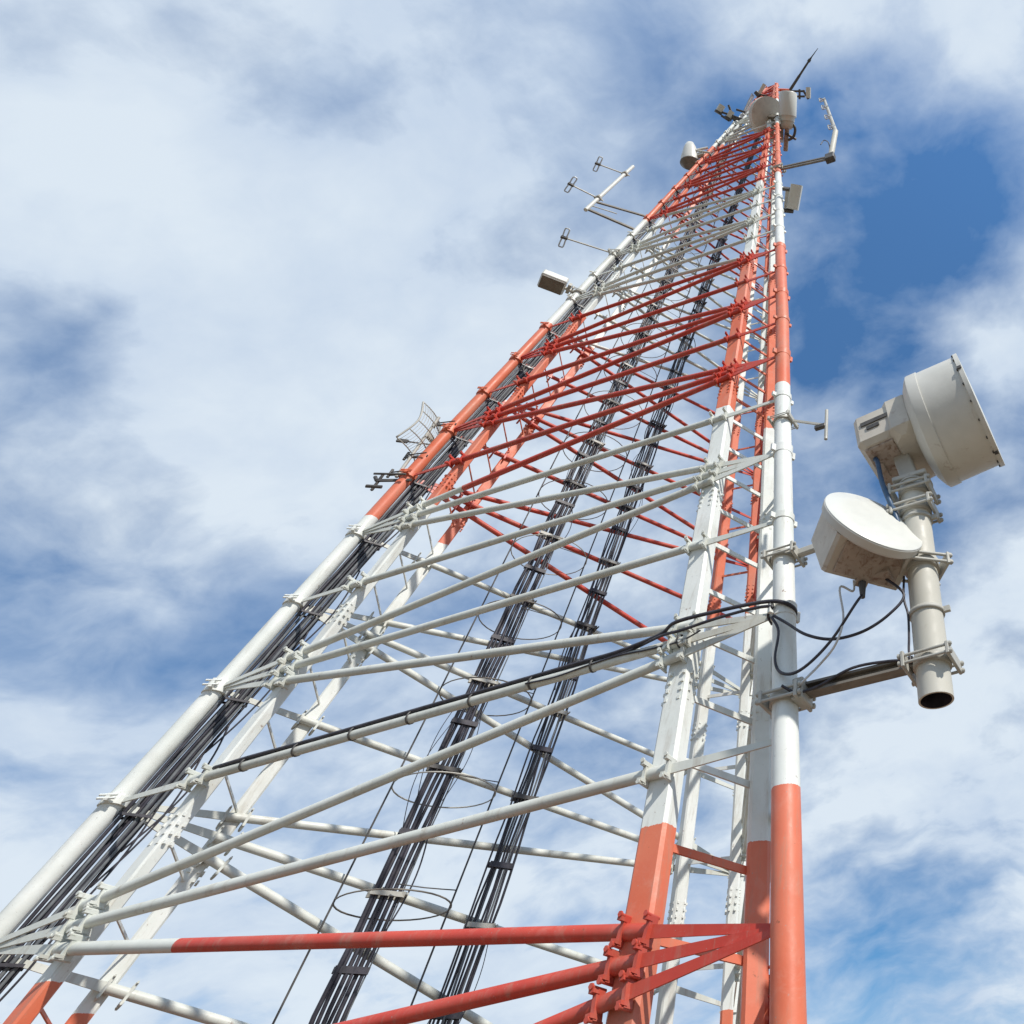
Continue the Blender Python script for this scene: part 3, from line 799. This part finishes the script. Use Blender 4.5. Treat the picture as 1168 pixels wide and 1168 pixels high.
# grid parabolic reflector
p4 = leg_at('A', 505)
gp = thing('grid_antenna', p4+V((-.3, -.3, 0)), 'see-through wire grid dish antenna on the red part of the left leg', 'dish antenna')
gc = at(482, 506, z=p4.z+.1)
# patch of a paraboloid made of wires; axis toward left and slightly up
gax = V((-.80, -.60, .0)).normalized(); gs = V((-gax.y, gax.x, 0)); gu = V((0, 0, 1))
gctr = at(497, 508, z=p4.z+.4)
def gpt(u, w): return gctr+gs*u+gu*w+gax*(.26*(u*u+w*w))
m = MB(); G = 1.55
for i in range(-13, 14):
    u = i/13*G; m.curve([gpt(u, w*G*.72/4) for w in range(-4, 5)], .012, n=4, sub=1)
for i in (-4, -2, 0, 2, 4):
    w = i/4*G*.72; m.curve([gpt(u*G/5, w) for u in range(-5, 6)], .03, n=4, sub=1)
m.curve([gpt(-G, -G*.72), gpt(-G, 0), gpt(-G, G*.72)], .045, n=5); m.curve([gpt(G, -G*.72), gpt(G, 0), gpt(G, G*.72)], .045, n=5)
m.build('reflector', 'galvanised', gp)
m = MB(); m.bar(gctr, gctr+gax*1.35, .05, .05); m.build('feed_boom', 'dark_steel', gp)
m = MB(); m.bar(gctr+gax*1.15, gctr+gax*1.6, .10, .16); m.build('feed_horn', 'dark_steel', gp)
m = MB(); pz = p4+V((-.45, -.45, -2.1))
m.tube(pz, p4+V((-.45, -.45, 1.5)), .07, n=10); m.bar(p4+V((-.45, -.45, .4)), gctr-gax*.03, .16, .16); m.build('mast', 'galvanised', gp)
for dz in (-1.9, -.9, 1.1):
    m = MB(); q = leg_at('A', 505)+V((0, 0, dz)); m.bar(leg('A', q.z)+V((-.65, -.42, 0)), leg('A', q.z)+V((.25, -.1, 0)), .07, .1)
    m.tube(leg('A', q.z)+V((-.66, -.40, -.12)), leg('A', q.z)+V((-.66, -.40, .3)), .06, n=8)
    m.tube(leg('A', q.z)+V((-.45, -.5, .0)), leg('A', q.z)+V((.35, -.3, .0)), .03, n=8); m.build('bracket', 'dark_steel', gp)
# empty bracket lower down
p5 = leg_at('A', 552)
eb = thing('clamp_bracket', p5+V((-.3, -.3, 0)), 'empty dark steel clamp bracket on the left leg below the wire grid dish', 'bracket')
m = MB(); m.bar(p5+V((-.85, -.55, 0)), p5+V((.4, .0, 0)), .08, .11); m.bar(p5+V((-.8, -.5, -.5)), p5+V((-.8, -.5, .35)), .09, .09); m.build('bar', 'dark_steel', eb)
m = MB(); m.tube(p5+V((-.7, -.9, .05)), p5+V((.4, -.35, .05)), .045, n=8); m.tube(p5+V((-.8, -.8, -.5)), p5+V((-.3, -.5, -.5)), .07, n=8); m.tube(p5+V((-.85, -.55, 0)), p5+V((-1.0, -.62, .2)), .07, n=8); m.build('stud', 'dark_steel', eb)

# white cone antenna on the upper left
p6 = leg_at('A', 183)
cn = thing('cone_antenna', p6+V((-.3, -.3, 0)), 'white cone shaped radome antenna at the left edge of the upper red section', 'antenna')
cb = at(787, 186, z=p6.z+.2); ct = at(787, 163, d=(cb-CAM).dot(fw)+1.4)
ca = (ct-cb)
m = MB(); m.lathe(cb, ca, [(0, 0), (0, .85), (0, .85), (ca.length*.25, .82), (ca.length*.75, .56), (ca.length*.95, .36), (ca.length, 0)], n=28); m.build('radome', 'radome', cn)
m = MB(); m.lathe(cb-ca.normalized()*.45, ca, [(0, 0), (0, .5), (0, .5), (.3, .8), (.45, .9), (.45, .9), (.55, .88)], n=24); m.build('base', 'arm_steel', cn)
m = MB(); m.bar(cb-V((0, 0, .3)), p6, .2, .3); m.bar(cb+V((.3, 0, .4)), p6+V((.2, 0, 1.4)), .16, .16); m.box(p6+V((-.3, -.3, .9)), V((.55, 0, 0)), V((0, .12, 0)), V((0, 0, .35))); m.build('mount', 'galvanised', cn)
m = MB(); m.tube(p6+V((.3, -.2, 2.4)), p6+V((-1.6, -.9, 1.2)), .13, n=10); m.tube(p6+V((.9, -.2, .6)), p6+V((-1.1, -.9, 1.6)), .1, n=10); m.build('stay', 'shroud', cn)

# pair of short panel antennas near the top left
p7 = leg_at('A', 140)
pr = thing('panel_antenna', p7+V((-.3, -.3, 0)), 'cluster of two stubby white antennas on dark brackets left of the tower head', 'antenna', 'panel antennas on the tower head')
q = at(823, 125, d=(p7-CAM).dot(fw)); q2 = at(834, 131, d=(p7-CAM).dot(fw))
for (cx, cy, hw, mt) in ((824, 120, .6, 'radome'), (835, 127, .5, 'shroud')):
    c = at(cx, cy, d=(p7-CAM).dot(fw)); c2 = at(cx-4, cy+7, d=(p7-CAM).dot(fw))
    m = MB(); m.tube(c, c2, .30*hw/.5, n=14); m.build('radome', mt, pr)
    m = MB(); m.tube(c2, c2+(c2-c)*.35, .42, n=12); m.build('base', 'dark_steel', pr)
m = MB(); D7 = (p7-CAM).dot(fw)
for a, b in (((818, 126), (852, 138)), ((826, 134), (848, 137)), ((831, 120), (838, 138)), ((840, 125), (850, 128)), ((823, 132), (832, 138))):
    m.tube(at(*a, d=D7), at(*b, d=D7), .13, n=8)
m.build('mount', 'dark_steel', pr)

# slim panel just left of the tip
p8 = leg_at('A', 112); D8 = (p8-CAM).dot(fw)
sp_ = thing('panel_antenna', p8+V((-.3, -.3, 0)), 'slim white upright panel antenna just left of the red tower tip', 'antenna', 'panel antennas on the tower head')
m = MB(); m.bar(at(866, 107, d=D8), at(872, 96, d=D8), .42, .3, ch=.05); m.build('radome', 'radome', sp_)
m = MB(); m.tube(at(862, 105, d=D8), at(866, 110, d=D8), .28, n=10); m.tube(at(864, 107, d=D8), at(884, 112, d=D8), .12, n=8); m.build('mount', 'dark_steel', sp_)

# tower head: drum dish, white cylinder and box
p9 = leg_at('B', 128); D9 = (p9-CAM).dot(fw)-1.5
hd = thing('drum_antenna', p9+V((-.5, -.5, 0)), 'beige round dish antenna in front of the red bracing at the tower head', 'dish antenna')
c = at(874, 133, d=D9)
ax9 = (rt*.55-up*.10-fw*.55).normalized()
m = MB(); m.lathe(c, ax9, [(-1.1, .5), (-.9, 1.3), (-.35, 1.85), (0, 1.95), (0, 1.95), (.5, 1.95), (.5, 1.95), (.5, 0)], n=40); m.build('shroud', 'housing', hd)
m = MB(); m.bar(c-ax9*.8, leg_at('B', 135), .5, .5); m.build('mount', 'arm_steel', hd)
cy = thing('cylinder_antenna', p9+V((.3, -.5, 0)), 'bright white cylindrical antenna at the right of the tower head', 'antenna')
D10 = D9-1.2
e0, e1 = at(898, 139, d=D10), at(899, 106, d=D10)
ln = (e1-e0).length; axc = e1-e0
m = MB(); m.lathe(e0, axc, [(0, 0), (0, .70), (0, .70), (.5, .75), (.5, .88), (.5, .88), (ln-.1, .88), (ln, .8), (ln, .8), (ln, 0)], n=32); m.build('radome', 'radome', cy)
m = MB(); m.lathe(e0, -axc, [(0, .0), (0, .62), (0, .62), (.5, .62), (.7, .45), (.7, 0)], n=24); m.build('base', 'housing', cy)
m = MB(); m.tube(e0-axc.normalized()*.6, at(896, 172, d=D10+1.0), .24, n=10); m.build('mast', 'rusty', cy)
m = MB(); m.curve([at(903, 140, d=D10), at(907, 147, d=D10), at(905, 156, d=D10), at(899, 160, d=D10)], .14, n=7); m.bar(at(896, 152, d=D10), at(908, 159, d=D10), .2, .2); m.build('cable', 'dark_steel', cy)
bx = thing('equipment_box', at(887, 153, d=D9-.4), 'grey brown equipment box hanging under the beige dish at the tower head', 'box')
cbx = at(886, 152, d=D9-.4)
m = MB(); m.box(cbx, (rt*.65+fw*.2), (fw*.7-rt*.15), up*.78, .06); m.build('casing', 'rusty', bx)
m = MB(); m.box(cbx-rt*.72-fw*.3, rt*.10, fw*.4, up*.84, .03); m.build('side_panel', 'shroud', bx)
m = MB(); m.tube(cbx-up*.2+fw*.5, leg_at('B', 150), .16, n=10); m.build('mount', 'dark_steel', bx)

# small panel at the right of the head
pR = leg_at('B', 104); DR = (pR-CAM).dot(fw)
rp = thing('panel_antenna', pR+V((.3, 0, 0)), 'small white panel antenna on a dark bracket right of the tower tip', 'antenna', 'panel antennas on the tower head')
m = MB(); m.bar(at(922, 100, d=DR), at(922, 112, d=DR), .55, .45, hint=fw, ch=.08); m.build('radome', 'radome', rp)
m = MB(); 
for a, b in (((903, 104), (918, 104)), ((905, 110), (918, 110)), ((912, 102), (912, 113)), ((916, 103), (922, 113))): m.tube(at(*a, d=DR), at(*b, d=DR), .13, n=8)
m.build('mount', 'dark_steel', rp)

# dipole array on a long arm right of the tower
pQ = leg_at('B', 193)
da = thing('dipole_array', pQ+V((.3, 0, 0)), 'upright array of folded dipoles on a long brown arm right of the tower head', 'antenna')
tip = at(947, 180, y=pQ.y-.3); 
for o in (-.16, .22):
    m = MB(); m.bar(pQ+V((.2, 0, o)), tip+V((0, 0, o)), .15, .15); m.build('arm', 'arm_steel', da)
m = MB(); m.box(tip, V((.35, 0, 0)), V((0, .25, 0)), V((0, 0, .45)), .05); m.build('arm_head', 'dark_steel', da)
mt = at(953, 150, y=tip.y); mu = at(940, 113, y=tip.y-.2)
m = MB(); m.tube(tip-V((0, 0, .4)), mt, .22, n=16); m.build('mast', 'pole_paint', da)
m = MB(); m.tube(mt, mu, .17, .12, n=12); m.build('mast_extension', 'galvanised', da)
dm = (mu-mt).normalized()
for q in (.12, .42, .72, .97):
    c = mt*(1-q)+mu*q; m = MB(); o = V((-.38, -.12, 0))
    m.curve([c+o*.2-dm*.2, c+o-dm*.55, c+o*1.15, c+o+dm*.55, c+o*.2+dm*.2], .05, n=6, sub=3); m.build('dipole_loop', 'galvanised', da)
    m = MB(); m.bar(c-dm*.16, c+dm*.16, .30, .26); m.bar(c, c+o, .07, .07); m.build('clamp', 'aluminium', da)
m = MB(); m.curve([at(936, 165, y=tip.y), at(940, 160, y=tip.y), at(945, 163, y=tip.y), at(947, 172, y=tip.y)], .04, n=5); m.build('cable', 'dark_steel', da)
clamp_on(da, pQ, .22, V((1, 0, 0)), 'galvanised', 1.3)

# flat panel below it
pS = leg_at('B', 228); DS = (pS-CAM).dot(fw)
fp = thing('panel_antenna', pS+V((.3, 0, 0)), 'white slab panel antenna tilted against the right leg below the long arm', 'antenna', 'panel antennas on the tower head')
a_, b_ = at(904, 239, d=DS), at(909, 211, d=DS)
m = MB(); m.bar(a_, b_, .75, .5, hint=fw, ch=.06); m.build('radome', 'radome', fp)
m = MB(); m.bar(at(899, 238, d=DS+.2), at(901, 216, d=DS+.2), .5, .5, hint=fw, ch=.04); m.build('casing', 'shroud', fp)
m = MB(); m.bar(at(893, 240, d=DS), at(905, 241, d=DS), .2, .25); m.bar(at(893, 215, d=DS), at(901, 216, d=DS), .2, .25); m.build('mount', 'dark_steel', fp)

# lightning rod
top = V((0, 0, TOWER_TOP-.4)); dT = (V((.3, -.4, TOWER_TOP))-CAM).dot(fw)
lr = thing('lightning_rod', at(902, 101, d=dT), 'thin dark lightning rod rising from the very top of the tower', 'lightning rod')
r0, r1, r2 = at(901, 103, d=dT), at(925, 66, d=dT), at(933, 55, d=dT)
m = MB(); m.tube(r0, r0*.55+r1*.45, .19, .17, n=10); m.build('base_mast', 'dark_steel', lr)
m = MB(); m.tube(r0*.55+r1*.45, r1, .14, .12, n=10); m.tube(r1, r2, .08, .03, n=8); m.build('rod', 'dark_steel', lr)
m = MB(); m.tube(r0*.12+r1*.88, r0*.05+r1*.95, .20, n=8); m.build('joint', 'dark_steel', lr)
# red cap frame that carries the rod and head gear
m = MB(); m.tube(V((0, 0, TOWER_TOP-4)), V((0, 0, TOWER_TOP)), .25, n=12); m.bar(V((0, 0, TOWER_TOP-.2)), r0, .3, .3); m.build('head_mast', 'tower_paint', tower)
for n in 'ABC':
    m = MB(); m.bar(leg(n, TOWER_TOP-.3), V((0, 0, TOWER_TOP-.3)), .2, .25); m.build('head_arm', 'tower_paint', tower)

# ------------------------------------------------------------------ ground
m = MB(); E = 8000
N_ = 24
m.v += [V((x, y, GZ)) for x, y in ((-E, -E), (E, -E), (E, E), (-E, E))]; m.face((0, 1, 2, 3))
g = m.build('ground', 'gravel_ground'); g['kind'] = 'structure'

# ------------------------------------------------------------------ plan units to metres
for me in bpy.data.meshes:
    me.transform(Matrix.Scale(SC, 4))
for o in scene.objects:
    if o in (cam, sun): continue
    o.location = V(o.location)*SC
    if o.parent is None: o.location.z += Z0*SC
